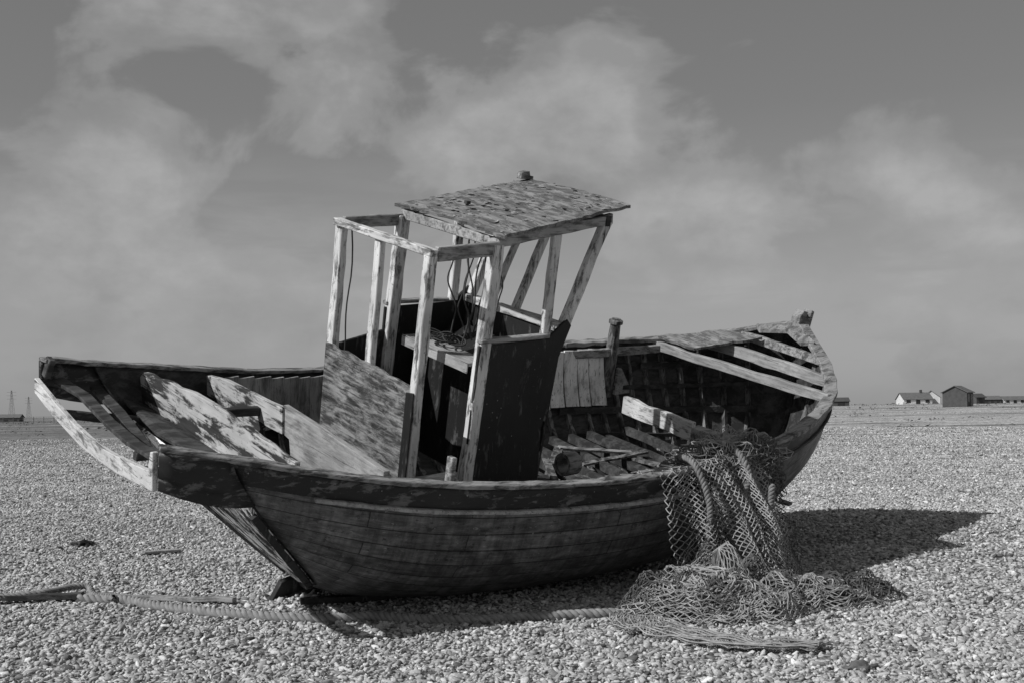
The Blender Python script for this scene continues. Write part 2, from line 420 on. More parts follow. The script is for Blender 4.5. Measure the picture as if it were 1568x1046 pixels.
# ------------------------------------------------------------------ wheelhouse
wc=.66
def post(nm,p0,p1,a=.085,b=.085,mat=M_post): return beam(nm,p0,p1,(0,1,0),a,b,mat,jit=.004)
slab("wheelhouse_aft_panel",[(2.34,-.70,1.0)]+rag((2.34,-.70,2.07),(2.34,.60,2.04),12,.015)+[(2.34,.60,1.0)],(.03,0,0),M_panel)
post("aft_post_starboard",(2.36,wc,.95),(2.36,wc,3.12))
slab("aft_post_lower_cover",[(2.305,.60,1.0),(2.305,.60,2.0),(2.305,.705,2.02),(2.305,.705,1.0)],(-.012,0,0),M_black)
post("aft_post_port",(2.39,-wc,1.0),(2.39,-wc,3.12),.10,.07)
post("aft_post_mid",(2.38,-.05,2.0),(2.38,-.06,3.1),.09,.06)
beam("aft_top_rail",(2.36,-.70,3.14),(2.36,.70,3.14),(1,0,0),.08,.06,M_rail)
for s,nm in ((1,"starboard"),(-1,"port")):
    beam("side_top_rail_"+nm,(2.41,s*.665,3.13),(3.05,s*.665,3.17),(0,1,0),.05,.11,M_long)
    post("door_post_"+nm,(2.97,s*.66,1.0),(3.02,s*.66,3.20),.09,.11)
    post("side_mid_post_"+nm,(3.69,s*.66,2.40),(3.67,s*.66,3.28),.06,.09)
    beam("roof_side_rail_"+nm,(3.02,s*.665,3.22),(4.30,s*.665,3.42),(0,1,0),.05,.09,M_long)
    post("front_post_"+nm,(3.90,s*.65,2.45),(4.26,s*.65,3.40),.08,.09)
    slab("wheelhouse_side_panel_"+nm,[(2.93,s*.70,1.0),(2.93,s*.70,2.36),(3.70,s*.70,2.38),(3.90,s*.70,2.54),(3.96,s*.70,2.48),(3.86,s*.70,2.2),(3.84,s*.70,1.9),(3.76,s*.70,1.55),(3.80,s*.70,1.0)],(0,-s*.03,0),M_black)
    beam("window_sill_"+nm,(2.93,s*.69,2.40),(3.70,s*.69,2.405),(0,1,0),.07,.035,M_long)
post("front_mullion",(3.90,0,2.45),(4.26,0,3.40),.07,.07)
post("front_mullion_port",(3.90,-.33,2.45),(4.26,-.33,3.40),.05,.06)
beam("front_sill",(3.88,-.66,2.42),(3.88,.66,2.46),(1,0,0),.10,.07,M_rail)
beam("front_header",(4.24,-.70,3.40),(4.24,.70,3.40),(1,0,0),.06,.09,M_dark)
beam("aft_roof_beam",(3.04,-.66,3.21),(3.04,.66,3.21),(1,0,0),.06,.08,M_long)
slab("wheelhouse_front_panel",[(3.80,-.67,1.0),(3.86,-.67,2.40),(3.86,.67,2.40),(3.80,.67,1.0)],(.03,0,0),M_black)
slab("port_lower_panel",[(2.42,-.70,1.0),(2.42,-.70,2.05),(2.93,-.70,2.15),(2.93,-.70,1.0)],(0,.03,0),M_black)
slab("helm_shelf",[(2.92,-.35,2.16),(2.92,.60,2.16),(3.15,.60,2.16),(3.15,-.35,2.16)],(0,0,.03),M_board)
slab("helm_shelf_edge",[(2.905,-.35,2.10),(2.905,.60,2.10),(2.905,.60,2.195),(2.905,-.35,2.195)],(.012,0,0),M_board)
slab("console",[(3.3,-.5,1.0),(3.3,-.5,2.0),(3.78,-.5,2.2),(3.78,-.5,1.0)],(0,.7,0),M_black)
rv=[];rf=[];nu,nv=24,24
for i in range(nu+1):
    for j in range(nv+1):
        a=i/nu;c=j/nv; y=-.745+1.49*c
        u0=3.0; u1_=4.44+.06*(1-c)
        uu=u0+(u1_-u0)*a; ww=3.29+(3.555-3.29)*a+.022*(1-(2*c-1)**2)
        if i==0: uu+=random.uniform(-.035,.03)
        if i==nu: uu+=random.uniform(-.015,.01)
        if j in (0,nv): y+=random.uniform(-.014,.014); ww+=random.uniform(-.006,.006)
        if j==0: y+=.03*max(0,mn.noise(Vector((uu*5,0,0))))*2
        rv.append((uu,y,ww+random.uniform(-.003,.003)))
for i in range(nu):
    for j in range(nv): a=i*(nv+1)+j; rf.append((a,a+1,a+nv+2,a+nv+1))
o=part("wheelhouse_roof",rv,rf,M_roof); so=o.modifiers.new("s","SOLIDIFY"); so.thickness=.028; so.offset=-1
fk=Acc()
for i in range(190):
    a,c=random.random(),random.random(); y=-.72+1.44*c; uu=3.03+1.38*a; ww=3.29+.265*a+.022*(1-(2*c-1)**2)+.004
    r=random.uniform(.006,.026); an=random.uniform(0,6.28); t1,t2=random.uniform(-.4,.4),random.uniform(-.4,.4); pl=[]
    for k in range(5):
        q=an+k*1.256+random.uniform(-.4,.4); rr=r*random.uniform(.6,1.3); dx,dy=rr*math.cos(q),rr*math.sin(q)*1.3; pl.append((uu+dx,y+dy,ww+.007+t1*dx+t2*dy))
    fk.add(pl,[(0,1,2,3,4)])
part("roof_flakes",fk.v,fk.f,M_long)
lathe("roof_bolt",(3.35,-.18,3.33),[(.015,0),(.015,.06),(.03,.06),(.03,.085)],M_dark,8)
slab("roof_block",[(4.36,-.72,3.56),(4.36,-.72,3.62),(4.46,-.72,3.64),(4.48,-.72,3.59),(4.52,-.72,3.59),(4.52,-.72,3.56)],(0,.07,0),M_long)
v=[];f=[];n=18
for i,(x,r) in enumerate([(0,.085),(0,.115),(.16,.115),(.16,.085),(.01,.085)]):
    for j in range(n):
        a=2*math.pi*j/n; v.append((4.45+x,.35+r*math.cos(a),.98+r*math.sin(a)))
for i in range(4):
    for j in range(n): f.append((i*n+j,i*n+(j+1)%n,(i+1)*n+(j+1)%n,(i+1)*n+j))
part("exhaust_flange",v,f,M_long)

def curve_obj(name,pts,r,mat,parent=None,res=3):
    cu=bpy.data.curves.new(name,"CURVE"); cu.dimensions='3D'; cu.bevel_depth=r; cu.bevel_resolution=1; cu.resolution_u=res
    for pl in pts:
        sp=cu.splines.new("NURBS"); sp.points.add(len(pl)-1)
        for i,p in enumerate(pl): sp.points[i].co=(p[0],p[1],p[2],1)
        sp.use_endpoint_u=True; sp.order_u=3
    cu.materials.append(mat)
    o=link(bpy.data.objects.new(name,cu))
    if parent: o.parent=parent
    return o
M_wire,_,bb=newmat("cable_rubber"); bb.inputs["Base Color"].default_value=(.05,.05,.05,1)
wires=[]
for i in range(7):
    u,y=random.uniform(3.0,3.3),random.uniform(-.3,.4); pl=[]
    z=3.15
    while z>2.2: pl.append((u,-y,z)); u+=random.uniform(-.06,.06); y+=random.uniform(-.06,.06); z-=.12
    wires.append(pl)
wires.append([(2.44,.58,3.1),(2.47,.55,2.8),(2.43,.57,2.4),(2.46,.55,2.0),(2.44,.56,1.8)])
for i in range(5):
    c=(3.0+random.uniform(-.05,.1),random.uniform(-.3,.2)); wires.append([(c[0]+.1*math.cos(a)*random.uniform(.7,1.2),c[1]+.12*math.sin(a)*random.uniform(.7,1.2),2.22+random.uniform(0,.08)) for a in np.linspace(0,8,12)])
curve_obj("loose_cables",wires,.007,M_wire,parent=boat)
nl=Acc()
def nail(p,n_):
    p=Vector(p);n_=Vector(n_).normalized(); s=n_.orthogonal().normalized(); t=n_.cross(s); r=.006; k=[tuple(p+(s*math.cos(a)+t*math.sin(a))*r) for a in (0,1.05,2.1,3.14,4.2,5.25)]
    nl.add(k+[tuple(p+n_*.004)],[(i,(i+1)%6,6) for i in range(6)])
for i in range(9): nail((2.5+i*.06,.692,3.13+.004*i+(.03 if i%2 else -.03)),(0,1,0))
for i in range(14): nail((3.0+random.random()*.75,.702,1.1+random.random()*1.2),(0,1,0))
for i in range(12): nail((2.338,-.6+i*.1,1.98),(-1,0,0))
for u in np.arange(.3,6.5,.24):
    q=Vector(hp(max(u,U0),.96)); nail((q.x,q.y+.003,q.z),(0,1,0))
part("fastenings",nl.v,nl.f,M_long)

# ------------------------------------------------------------------ ground
KL=[(B2W(u,.35,0).x,B2W(u,.35,0).y) for u in (2.2,3.2,4.2,5.2,6.2,7.2)]
def gz(x,y):
    z=.22*math.exp(-(((x-4.6)/3.4)**2+((y-14.2)/2.9)**2)/1.0)
    if 8<y<16 and abs(x)<6:
        d2=min((x-a)**2+(y-b_)**2 for a,b_ in KL); z+=.07*math.exp(-d2/.35)
    z+=.035*mn.noise(Vector((x*.35,y*.35,1.3)))+.02*mn.noise(Vector((x*1.1,y*1.1,4.3)))
    d=math.hypot(x,y)
    if d>22: z+=min((d-22)/60,1)*(.35*mn.noise(Vector((x*.03,y*.05,7.7))) -.1)
    if y>120: z+=min((y-120)/150,1)*min(max((x-20)/90,0),1)*1.7
    return z
def spaced(lo,hi,step,far):
    a=list(np.arange(lo,hi+1e-6,step)); s=step; x=hi
    while x<far: s*=1.10; x+=s; a.append(x)
    s=step;x=lo;b=[]
    while x>-far: s*=1.10; x-=s; b.append(x)
    return b[::-1]+a
X=spaced(-9,10,.22,4000); Y=spaced(2,24,.22,4000)
nx=len(X)
gv=[(x,y,gz(x,y)) for y in Y for x in X]
gf=[(j*nx+i,j*nx+i+1,(j+1)*nx+i+1,(j+1)*nx+i) for j in range(len(Y)-1) for i in range(nx-1)]
me=bpy.data.meshes.new("shingle_ground"); me.from_pydata(gv,[],gf)
m,nt,b=newmat("shingle",.9)
vec=coords(nt,"Object",(1,1,1))
def vor(sc,feat='F1'):
    v=N(nt,"ShaderNodeTexVoronoi"); v.feature=feat; v.inputs["Scale"].default_value=sc; v.inputs["Randomness"].default_value=1; nt.links.new(vec,v.inputs["Vector"]); return v
v1=vor(21)
bw=N(nt,"ShaderNodeRGBToBW"); nt.links.new(v1.outputs["Color"],bw.inputs[0])
cell=ramp(nt,bw.outputs[0],[(.2,.24),(.5,.46),(.8,.70)])
gap=ramp(nt,v1.outputs["Distance"],[(.35,1),(.75,.35)])
c=mixc(nt,1,cell,gap,'MULTIPLY')
geo=N(nt,"ShaderNodeNewGeometry"); sp=N(nt,"ShaderNodeSeparateXYZ"); nt.links.new(geo.outputs["Position"],sp.inputs[0])
yd=math_(nt,'DIVIDE',sp.outputs[1],200)
v2=vor(5); b2=N(nt,"ShaderNodeRGBToBW"); nt.links.new(v2.outputs["Color"],b2.inputs[0])
v3=vor(1.6); b3=N(nt,"ShaderNodeRGBToBW"); nt.links.new(v3.outputs["Color"],b3.inputs[0])
c=mixc(nt,1,c,ramp(nt,b2.outputs[0],[(.2,.8),(.8,1.2)]),'MULTIPLY')
farc=mixc(nt,1,mixc(nt,1,.46,ramp(nt,b2.outputs[0],[(.2,.45),(.8,1.5)]),'MULTIPLY'),ramp(nt,b3.outputs[0],[(.2,.7),(.8,1.25)]),'MULTIPLY')
c=mixc(nt,ramp(nt,yd,[(.06,0),(.16,.75)]),c,farc)
pn=noi(nt,vec,.35,5); c=mixc(nt,1,c,ramp(nt,pn,[(.3,.8),(.7,1.15)]),'MULTIPLY')
pn2=noi(nt,coords(nt,"Object",(.08,.35,1)),1.0,8,.65); c=mixc(nt,1,c,ramp(nt,pn2,[(.38,.62),(.55,1.08)]),'MULTIPLY')
pf=noi(nt,coords(nt,"Object",(.25,1,1)),.12,7,.65)
far=ramp(nt,yd,[(.12,0),(.5,.8)])
leftb=ramp(nt,math_(nt,'DIVIDE',math_(nt,'MULTIPLY',sp.outputs[0],-1),60),[(.0,.0),(.5,.12)])
pm=math_(nt,'MULTIPLY',ramp(nt,math_(nt,'ADD',pf,leftb),[(.52,0),(.58,1)]),far)
c=mixc(nt,pm,c,.09)
nt.links.new(c,b.inputs["Base Color"])
hh=ramp(nt,v1.outputs["Distance"],[(.0,1),(.3,.85),(.8,0)])
bump(nt,b,hh,.7,.02)
me.materials.append(m)
for p in me.polygons: p.use_smooth=True
link(bpy.data.objects.new("shingle_ground",me))

# pebbles
mp_,nt,b=newmat("flint_pebble",.65)
oi=N(nt,"ShaderNodeObjectInfo")
c=ramp(nt,oi.outputs["Random"],[(0,.08),(.10,.22),(.3,.36),(.7,.48),(.93,.62),(1,.80)])
n_=noi(nt,coords(nt,"Object",(1,1,1)),2.5,5); c=mixc(nt,1,c,ramp(nt,n_,[(.3,.65),(.7,1.2)]),'MULTIPLY')
nt.links.new(c,b.inputs["Base Color"])
pp=[]
for _ in range(235000):
    y=5.4*(85/5.4)**(random.random()**.85)
    x=random.uniform(-.5*y-1.2,.5*y+1.2)
    pp.append((x,y,gz(x,y)+random.uniform(-.006,.010)))
me=bpy.data.meshes.new("shingle_pebbles"); me.from_pydata(pp,[],[])
po=link(bpy.data.objects.new("shingle_pebbles",me))
ng=bpy.data.node_groups.new("scatter_pebbles","GeometryNodeTree")
ng.interface.new_socket("Geometry",in_out='INPUT',socket_type='NodeSocketGeometry'); ng.interface.new_socket("Geometry",in_out='OUTPUT',socket_type='NodeSocketGeometry')
gi=ng.nodes.new("NodeGroupInput"); go=ng.nodes.new("NodeGroupOutput")
ico=ng.nodes.new("GeometryNodeMeshIcoSphere"); ico.inputs["Subdivisions"].default_value=2; ico.inputs["Radius"].default_value=1
ns=ng.nodes.new("ShaderNodeTexNoise"); ns.inputs["Scale"].default_value=1.3; ns.inputs["Detail"].default_value=1
vm=ng.nodes.new("ShaderNodeVectorMath"); vm.operation='SUBTRACT'; vm.inputs[1].default_value=(.5,.5,.5)
vs=ng.nodes.new("ShaderNodeVectorMath"); vs.operation='SCALE'; vs.inputs["Scale"].default_value=1.5
spn=ng.nodes.new("GeometryNodeSetPosition"); smn=ng.nodes.new("GeometryNodeSetShadeSmooth"); stm=ng.nodes.new("GeometryNodeSetMaterial"); stm.inputs["Material"].default_value=mp_
ng.links.new(ns.outputs["Color"],vm.inputs[0]); ng.links.new(vm.outputs[0],vs.inputs[0]); ng.links.new(vs.outputs[0],spn.inputs["Offset"])
ng.links.new(ico.outputs[0],spn.inputs[0]); ng.links.new(spn.outputs[0],smn.inputs[0]); ng.links.new(smn.outputs[0],stm.inputs[0])
iop=ng.nodes.new("GeometryNodeInstanceOnPoints")
r1=ng.nodes.new("FunctionNodeRandomValue"); r1.data_type='FLOAT_VECTOR'; r1.inputs[0].default_value=(-.7,-.7,0); r1.inputs[1].default_value=(.7,.7,6.28)
r2=ng.nodes.new("FunctionNodeRandomValue"); r2.data_type='FLOAT_VECTOR'; r2.inputs[0].default_value=(.008,.007,.006); r2.inputs[1].default_value=(.028,.021,.015); r2.inputs["Seed"].default_value=5
r3=ng.nodes.new("FunctionNodeRandomValue"); r3.data_type='FLOAT'; r3.inputs["Seed"].default_value=9
pw=ng.nodes.new("ShaderNodeMath"); pw.operation='POWER'; pw.inputs[1].default_value=6
ad=ng.nodes.new("ShaderNodeMath"); ad.operation='ADD'; ad.inputs[1].default_value=.86
sc2=ng.nodes.new("ShaderNodeVectorMath"); sc2.operation='SCALE'; sc3=ng.nodes.new("ShaderNodeVectorMath"); sc3.operation='SCALE'
pos=ng.nodes.new("GeometryNodeInputPosition"); sxy=ng.nodes.new("ShaderNodeSeparateXYZ"); mr=ng.nodes.new("ShaderNodeMapRange")
mr.inputs["From Min"].default_value=12; mr.inputs["From Max"].default_value=85; mr.inputs["To Min"].default_value=1; mr.inputs["To Max"].default_value=2.8
ng.links.new(pos.outputs[0],sxy.inputs[0]); ng.links.new(sxy.outputs[1],mr.inputs[0])
fo=[o_ for o_ in r3.outputs if o_.type=='VALUE'][0]
ng.links.new(fo,pw.inputs[0]); ng.links.new(pw.outputs[0],ad.inputs[0]); ng.links.new(r2.outputs[0],sc2.inputs[0]); ng.links.new(ad.outputs[0],sc2.inputs["Scale"])
ng.links.new(sc2.outputs[0],sc3.inputs[0]); ng.links.new(mr.outputs[0],sc3.inputs["Scale"])
ng.links.new(gi.outputs[0],iop.inputs["Points"]); ng.links.new(stm.outputs[0],iop.inputs["Instance"]); ng.links.new(r1.outputs[0],iop.inputs["Rotation"]); ng.links.new(sc3.outputs[0],iop.inputs["Scale"])
ng.links.new(iop.outputs[0],go.inputs[0])
md=po.modifiers.new("scatter","NODES"); md.node_group=ng

# ------------------------------------------------------------------ ropes
def ropemat(nm,a,b_):
    m,nt,b=newmat(nm,.9); c=ramp(nt,noi(nt,coords(nt,"Object",(1,1,1)),14,6),[(.3,a),(.7,b_)]); nt.links.new(c,b.inputs["Base Color"]); return m
M_rope=ropemat("rope_fibre",.15,.32); M_net=ropemat("net_twine",.18,.45); M_netd=ropemat("old_net",.06,.18); M_hrope=ropemat("headrope_fibre",.10,.26)
def smoothpath(P,n):
    P=[Vector(p) for p in P]; out=[]
    L=[0]
    for a,b_ in zip(P,P[1:]): L.append(L[-1]+(b_-a).length)
    for i in range(n):
        s=L[-1]*i/(n-1)
        out.append(Vector([cubic(s,L,[p[k] for p in P]) for k in range(3)]))
    return out
def twisted(name,P,R,strands=3,pitch=.16,mat=None,parent=None):
    L=sum((Vector(b_)-Vector(a)).length for a,b_ in zip(P,P[1:])); n=int(L/pitch*9)
    C=smoothpath(P,n); pl=[]
    for s in range(strands):
        q=[]
        for i,c in enumerate(C):
            d=(C[min(i+1,n-1)]-C[max(i-1,0)]).normalized(); a=d.cross(Vector((0,0,1)) if abs(d.z)<.9 else Vector((1,0,0))).normalized(); b_=d.cross(a)
            ph=2*math.pi*(i/9+s/strands); q.append(c+a*math.cos(ph)*R*.55+b_*math.sin(ph)*R*.55)
        pl.append(q)
    return curve_obj(name,pl,R*.55,mat or M_rope,parent,res=2)
def G(x,y,o=.03): return (x,y,gz(x,y)+o)
twisted("mooring_rope",[G(-3.75,9.85),G(-3.3,9.75),G(-3.0,9.5),G(-2.45,9.15),G(-2.1,8.95),G(-1.75,8.82),G(-1.4,8.8),G(-1.1,8.9),G(-.75,8.75),G(-.3,8.62),G(.1,8.75),G(.5,8.85),G(.9,8.9)],.042)
twisted("mooring_rope",[G(-4.6,9.75,.05),G(-4.1,9.9,.08),G(-3.8,10.15,.1),G(-3.65,9.95,.05),G(-3.4,9.72,.06)],.028,pitch=.12)
def wbeam(nm,p0,p1,a,b_,mat):
    v,f=beamgeo(p0,p1,(0,0,1),b_,a,jit=.008); return part(nm,v,f,mat,bev=.005,parent=None,raw=True)
wbeam("driftwood_plank",G(-4.9,9.75,.06),G(-3.75,9.95,.05),.12,.05,M_dark)
wbeam("driftwood_plank",G(-3.9,10.05,.04),G(-2.35,9.62,.04),.07,.04,M_long)
wbeam("driftwood_plank",G(-4.28,13.2,.03),G(-3.95,13.5,.03),.12,.03,M_board)
wbeam("driftwood_plank",G(-1.75,9.35,.05),G(-1.0,9.55,.05),.09,.05,M_black)
def lump(nm,c,r,mat,seed):
    bm=bmesh.new(); bmesh.ops.create_icosphere(bm,subdivisions=3,radius=1)
    for v in bm.verts:
        k=1+.9*mn.noise(v.co*1.9+Vector((seed,0,0)))+.3*mn.noise(v.co*5); v.co=Vector((v.co.x*r[0]*k+c[0],v.co.y*r[1]*k+c[1],v.co.z*r[2]*k+c[2]))
    me=bpy.data.meshes.new(nm); bm.to_mesh(me); bm.free(); finish(me,mat,True); return link(bpy.data.objects.new(nm,me))
lump("dark_stone",G(-5.35,14.2,.03),(.12,.10,.045),M_black,1)
lump("dark_stone",G(2.1,6.95,.0),(.09,.06,.04),M_netd,4)

# ------------------------------------------------------------------ fishing net
def netsheet(nm,fn,nu,nv,mat,th,parent):
    v=[]
    for i in range(nu+1):
        for j in range(nv+1): v.append(tuple(fn(i/nu,j/nv)))
    ed=[]
    for i in range(nu):
        for j in range(nv):
            a=i*(nv+1)+j
            if (i+j)%2==0: ed.append((a,a+nv+2))
            else: ed.append((a+1,a+nv+1))
    V=[];F=[]
    for a,b_ in ed:
        if random.random()<.03: continue
        p,q=Vector(v[a]),Vector(v[b_]); d=q-p
        if d.length<1e-4: continue
        d.normalize(); s=d.cross(Vector((.3,.8,.5))).normalized(); n_=d.cross(s); k=len(V)
        mid=(p+q)/2+Vector((random.uniform(-1,1),random.uniform(-1,1),random.uniform(-1,.3)))*(q-p).length*.1
        for c in (p,mid,q):
            for t in range(3):
                an=t*2.094; V.append(tuple(c+(s*math.cos(an)+n_*math.sin(an))*th))
        for r in (0,3):
            for t in range(3): F.append((k+r+t,k+r+(t+1)%3,k+r+3+(t+1)%3,k+r+3+t))
    return part(nm,V,F,mat,parent=parent,raw=True)
net=empty("fishing_net")
def nz(x,y,z,s=0): return mn.noise(Vector((x,y,z+s)))
def gun(u,dw=0,out=0):
    return B2W(hp(u,1)[0],bt(u)+out,ht(u)+dw)
def hang(u0,u1,drop,out,seed,shear=.0):
    def fn(a,c):
        fold=.07*math.sin(a*11+seed)
        u=u0+(u1-u0)*a; top=gun(u,.07+.06*nz(a*4,0,seed),.03)
        inb=B2W(u-.05,bt(u)-.35,ht(u)-.08+.07*nz(a*3,1,seed))
        if c<.15: p=inb.lerp(top,c/.15)
        else:
            q=(c-.15)/.85
            g_=gun(u); dr=min(drop*(1+.25*nz(a*3,2,seed)),g_.z-gz(g_.x,g_.y)-.05)
            p=top+Vector((shear*q+.16*nz(a*3,q*2.5,seed)*q,-out*math.sin(q*1.6)-.10*nz(a*5,q*3,seed+3)-fold*min(q*2,1),-dr*q))
            cx=(a-.5)*q*-.3*(u1-u0); p+=f2*cx
        return p
    return fn
SH=-.55
netsheet("hanging_net_a",hang(4.62+SH,5.35+SH,.90,.10,1,.05),14,32,M_net,.0045,net)
netsheet("hanging_net_b",hang(4.75+SH,5.85+SH,1.15,.16,5,.20),24,48,M_net,.0042,net)
netsheet("hanging_net_c",hang(5.0+SH,6.05+SH,1.15,.26,9,.24),28,48,M_netd,.005,net)
netsheet("hanging_net_d",hang(5.1+SH,6.1+SH,.45,.12,12,.05),34,30,M_net,.005,net)
netsheet("hanging_net_e",hang(5.15+SH,6.0+SH,1.2,.34,17,.30),26,52,M_net,.0048,net)
netsheet("hanging_net_f",hang(5.3+SH,6.3+SH,.35,.16,22),34,26,M_netd,.005,net)
netsheet("hanging_net_g",hang(5.5+SH,6.35+SH,.85,.18,27,.12),26,40,M_netd,.005,net)
netsheet("hanging_net_h",hang(5.35+SH,6.0+SH,1.2,.40,33,.36),26,56,M_net,.0048,net)
def bunch(u,dv,dw,r,seed):
    C=gun(u,dw,dv)
    def fn(a,c):
        th=a*math.pi; ph=c*2*math.pi
        d=Vector((math.sin(th)*math.cos(ph),math.sin(th)*math.sin(ph),math.cos(th)))
        k=1+.9*nz(d.x*2,d.y*2,d.z*2,seed)+.4*nz(d.x*6,d.y*6,d.z*6,seed)
        return C+f2*d.x*r[0]*k+s2*d.y*r[1]*k+Vector((0,0,d.z*r[2]*k-.10*abs(d.y)))
    return fn
for i,(u,dv,dw_,r,mt) in enumerate([(5.05,-.05,.05,(.34,.22,.13),M_net),(5.35,.0,.03,(.30,.20,.15),M_netd),(4.8,-.12,.04,(.28,.22,.10),M_netd),(5.25,-.22,.04,(.40,.22,.12),M_net),(5.55,-.05,.02,(.26,.18,.11),M_net),(5.5,.08,-.12,(.22,.14,.18),M_netd)]):
    netsheet("bunched_net_%d"%i,bunch(u,dv,dw_,r,i*7+2),26,44,mt,.0045,net)
for k,(ua,ub,dr,R_) in enumerate([(5.0,5.10,1.08,.028),(5.62,5.60,.50,.030)]):
    ua+=SH;ub+=SH
    P=[B2W(ua+.15,bt(ua)-.5,ht(ua)-.18),B2W(ua+.05,bt(ua)-.12,ht(ua)+.10),gun(ua,.09,.10)]
    for q in (.2,.45,.7,1.0):
        P.append(gun(ua+(ub-ua)*q,0,.15)+Vector((.05*math.sin(q*7+k)+.06*q,-.12*q-.04,-dr*q)))
    if k==1:
        P.append(P[-1]+Vector((.10,.02,.15))); P.append(P[-1]+Vector((.03,.02,.2)))
    twisted("net_headrope_%d"%k,P,R_,pitch=.10,mat=M_hrope,parent=net)
def heap(cx,cy,rx,ry,hgt,seed,rot=0):
    def fn(a,c):
        r=a**.6; t=c*2*math.pi
        x=rx*r*math.cos(t)*(1+.35*nz(math.cos(t),math.sin(t),seed)); y=ry*r*math.sin(t)*(1+.35*nz(math.cos(t),math.sin(t),seed+4))
        X_=cx+x*math.cos(rot)-y*math.sin(rot); Y_=cy+x*math.sin(rot)+y*math.cos(rot)
        z=hgt*(1-r**3)*(.85+.9*nz(X_*3.6,Y_*3.6,seed))+.06*max(0,nz(X_*9,Y_*9,seed))+.015
        z+=.035*nz(X_*22,Y_*22,seed)
        X_+=.06*nz(X_*6,Y_*6,seed+9); Y_+=.06*nz(X_*6,Y_*6,seed+19)
        return Vector((X_,Y_,gz(X_,Y_)+max(z,.012)))
    return fn
specs=[(1.42,8.85,.60,.48,.28,1,0,M_net),(1.45,8.9,.62,.50,.32,3,.5,M_netd),(1.30,8.8,.42,.4,.32,6,1,M_net),(1.62,9.05,.5,.42,.38,8,.3,M_net),(1.2,9.0,.45,.4,.28,31,.3,M_netd),
 (2.25,9.3,.7,.38,.17,11,.15,M_netd),(2.45,9.4,.75,.36,.18,13,.3,M_netd),(2.75,9.55,.5,.38,.15,15,0,M_netd),(1.9,9.0,.5,.4,.24,17,0,M_net),(1.75,8.7,.45,.3,.18,19,0,M_net),(2.0,9.25,.5,.4,.28,23,0,M_netd),(1.75,9.2,.45,.4,.38,29,0,M_netd),(2.3,9.2,.6,.35,.16,37,0,M_net)]
for i,(cx,cy,rx,ry,h,sd,ro,mt) in enumerate(specs):
    netsheet("net_heap_%d"%i,heap(cx,cy,rx,ry,h,sd,ro),22,int(70*max(rx,ry)/.6),mt,.0045,net)
def core(nm,cx,cy,rx,ry,h,sd):
    fn=heap(cx,cy,rx,ry,h,sd); v=[];f=[];nu,nv=14,40
    for i in range(nu+1):
        for j in range(nv):
            p=fn(i/nu,j/nv); v.append((p.x,p.y,p.z-.02 if i<nu else p.z-.06))
    for i in range(nu):
        for j in range(nv): f.append((i*nv+j,i*nv+(j+1)%nv,(i+1)*nv+(j+1)%nv,(i+1)*nv+j))
    part(nm,v,f,M_netd,parent=net,raw=True)
core("heap_core_a",1.45,8.9,.45,.38,.20,3); core("heap_core_b",2.3,9.35,.6,.28,.09,13)
def fan(a,c):
    P=[(.80,8.68),(.80,8.25),(1.00,7.85),(1.4,7.52),(1.95,7.38)]
    L=[0,1,2,3,4]; x=cubic(a*4,L,[p[0] for p in P]); y=cubic(a*4,L,[p[1] for p in P])
    w_=.42*(1-.6*a); x+=(c-.2)*w_; y+=(c-.2)*w_*.8+.05*nz(x*5,y*5,2)
    return Vector((x,y,gz(x,y)+.03+.07*abs(nz(x*5,y*9,5))))
netsheet("trailing_net",fan,120,26,M_net,.0038,net)
netsheet("trailing_net_b",lambda a,c:fan(a,c*.8+.1)+Vector((.01,.01,.015)),100,18,M_net,.0038,net)
ln=[]
for k in range(9):
    ln.append([fan(i/24,(k+.6*nz(i*.3,k,1))/8)+Vector((0,0,.012+.008*random.random())) for i in range(25)])
curve_obj("trailing_lines",ln,.005,M_net,parent=net)
ln=[]
for k in range(70):
    cx,cy=random.choice([(1.35,8.8),(1.45,8.75),(1.6,8.95),(2.3,9.3),(2.0,9.1),(1.2,8.75)]); r=random.uniform(.10,.4); a0=random.uniform(0,6); pl=[]
    for i in range(14):
        a=a0+i*.35*random.uniform(.7,1.3); x=cx+r*math.cos(a); y=cy+r*.8*math.sin(a); d=math.hypot((x-1.5)/.6,(y-8.9)/.45)
        z=.30*max(0,1-d*d)+ .15*max(0,1-((x-2.3)/.7)**2-((y-9.3)/.35)**2)
        pl.append((x,y,gz(x,y)+z+random.uniform(.02,.08)))
    ln.append(pl)
curve_obj("tangled_line",ln,.006,M_net,parent=net)

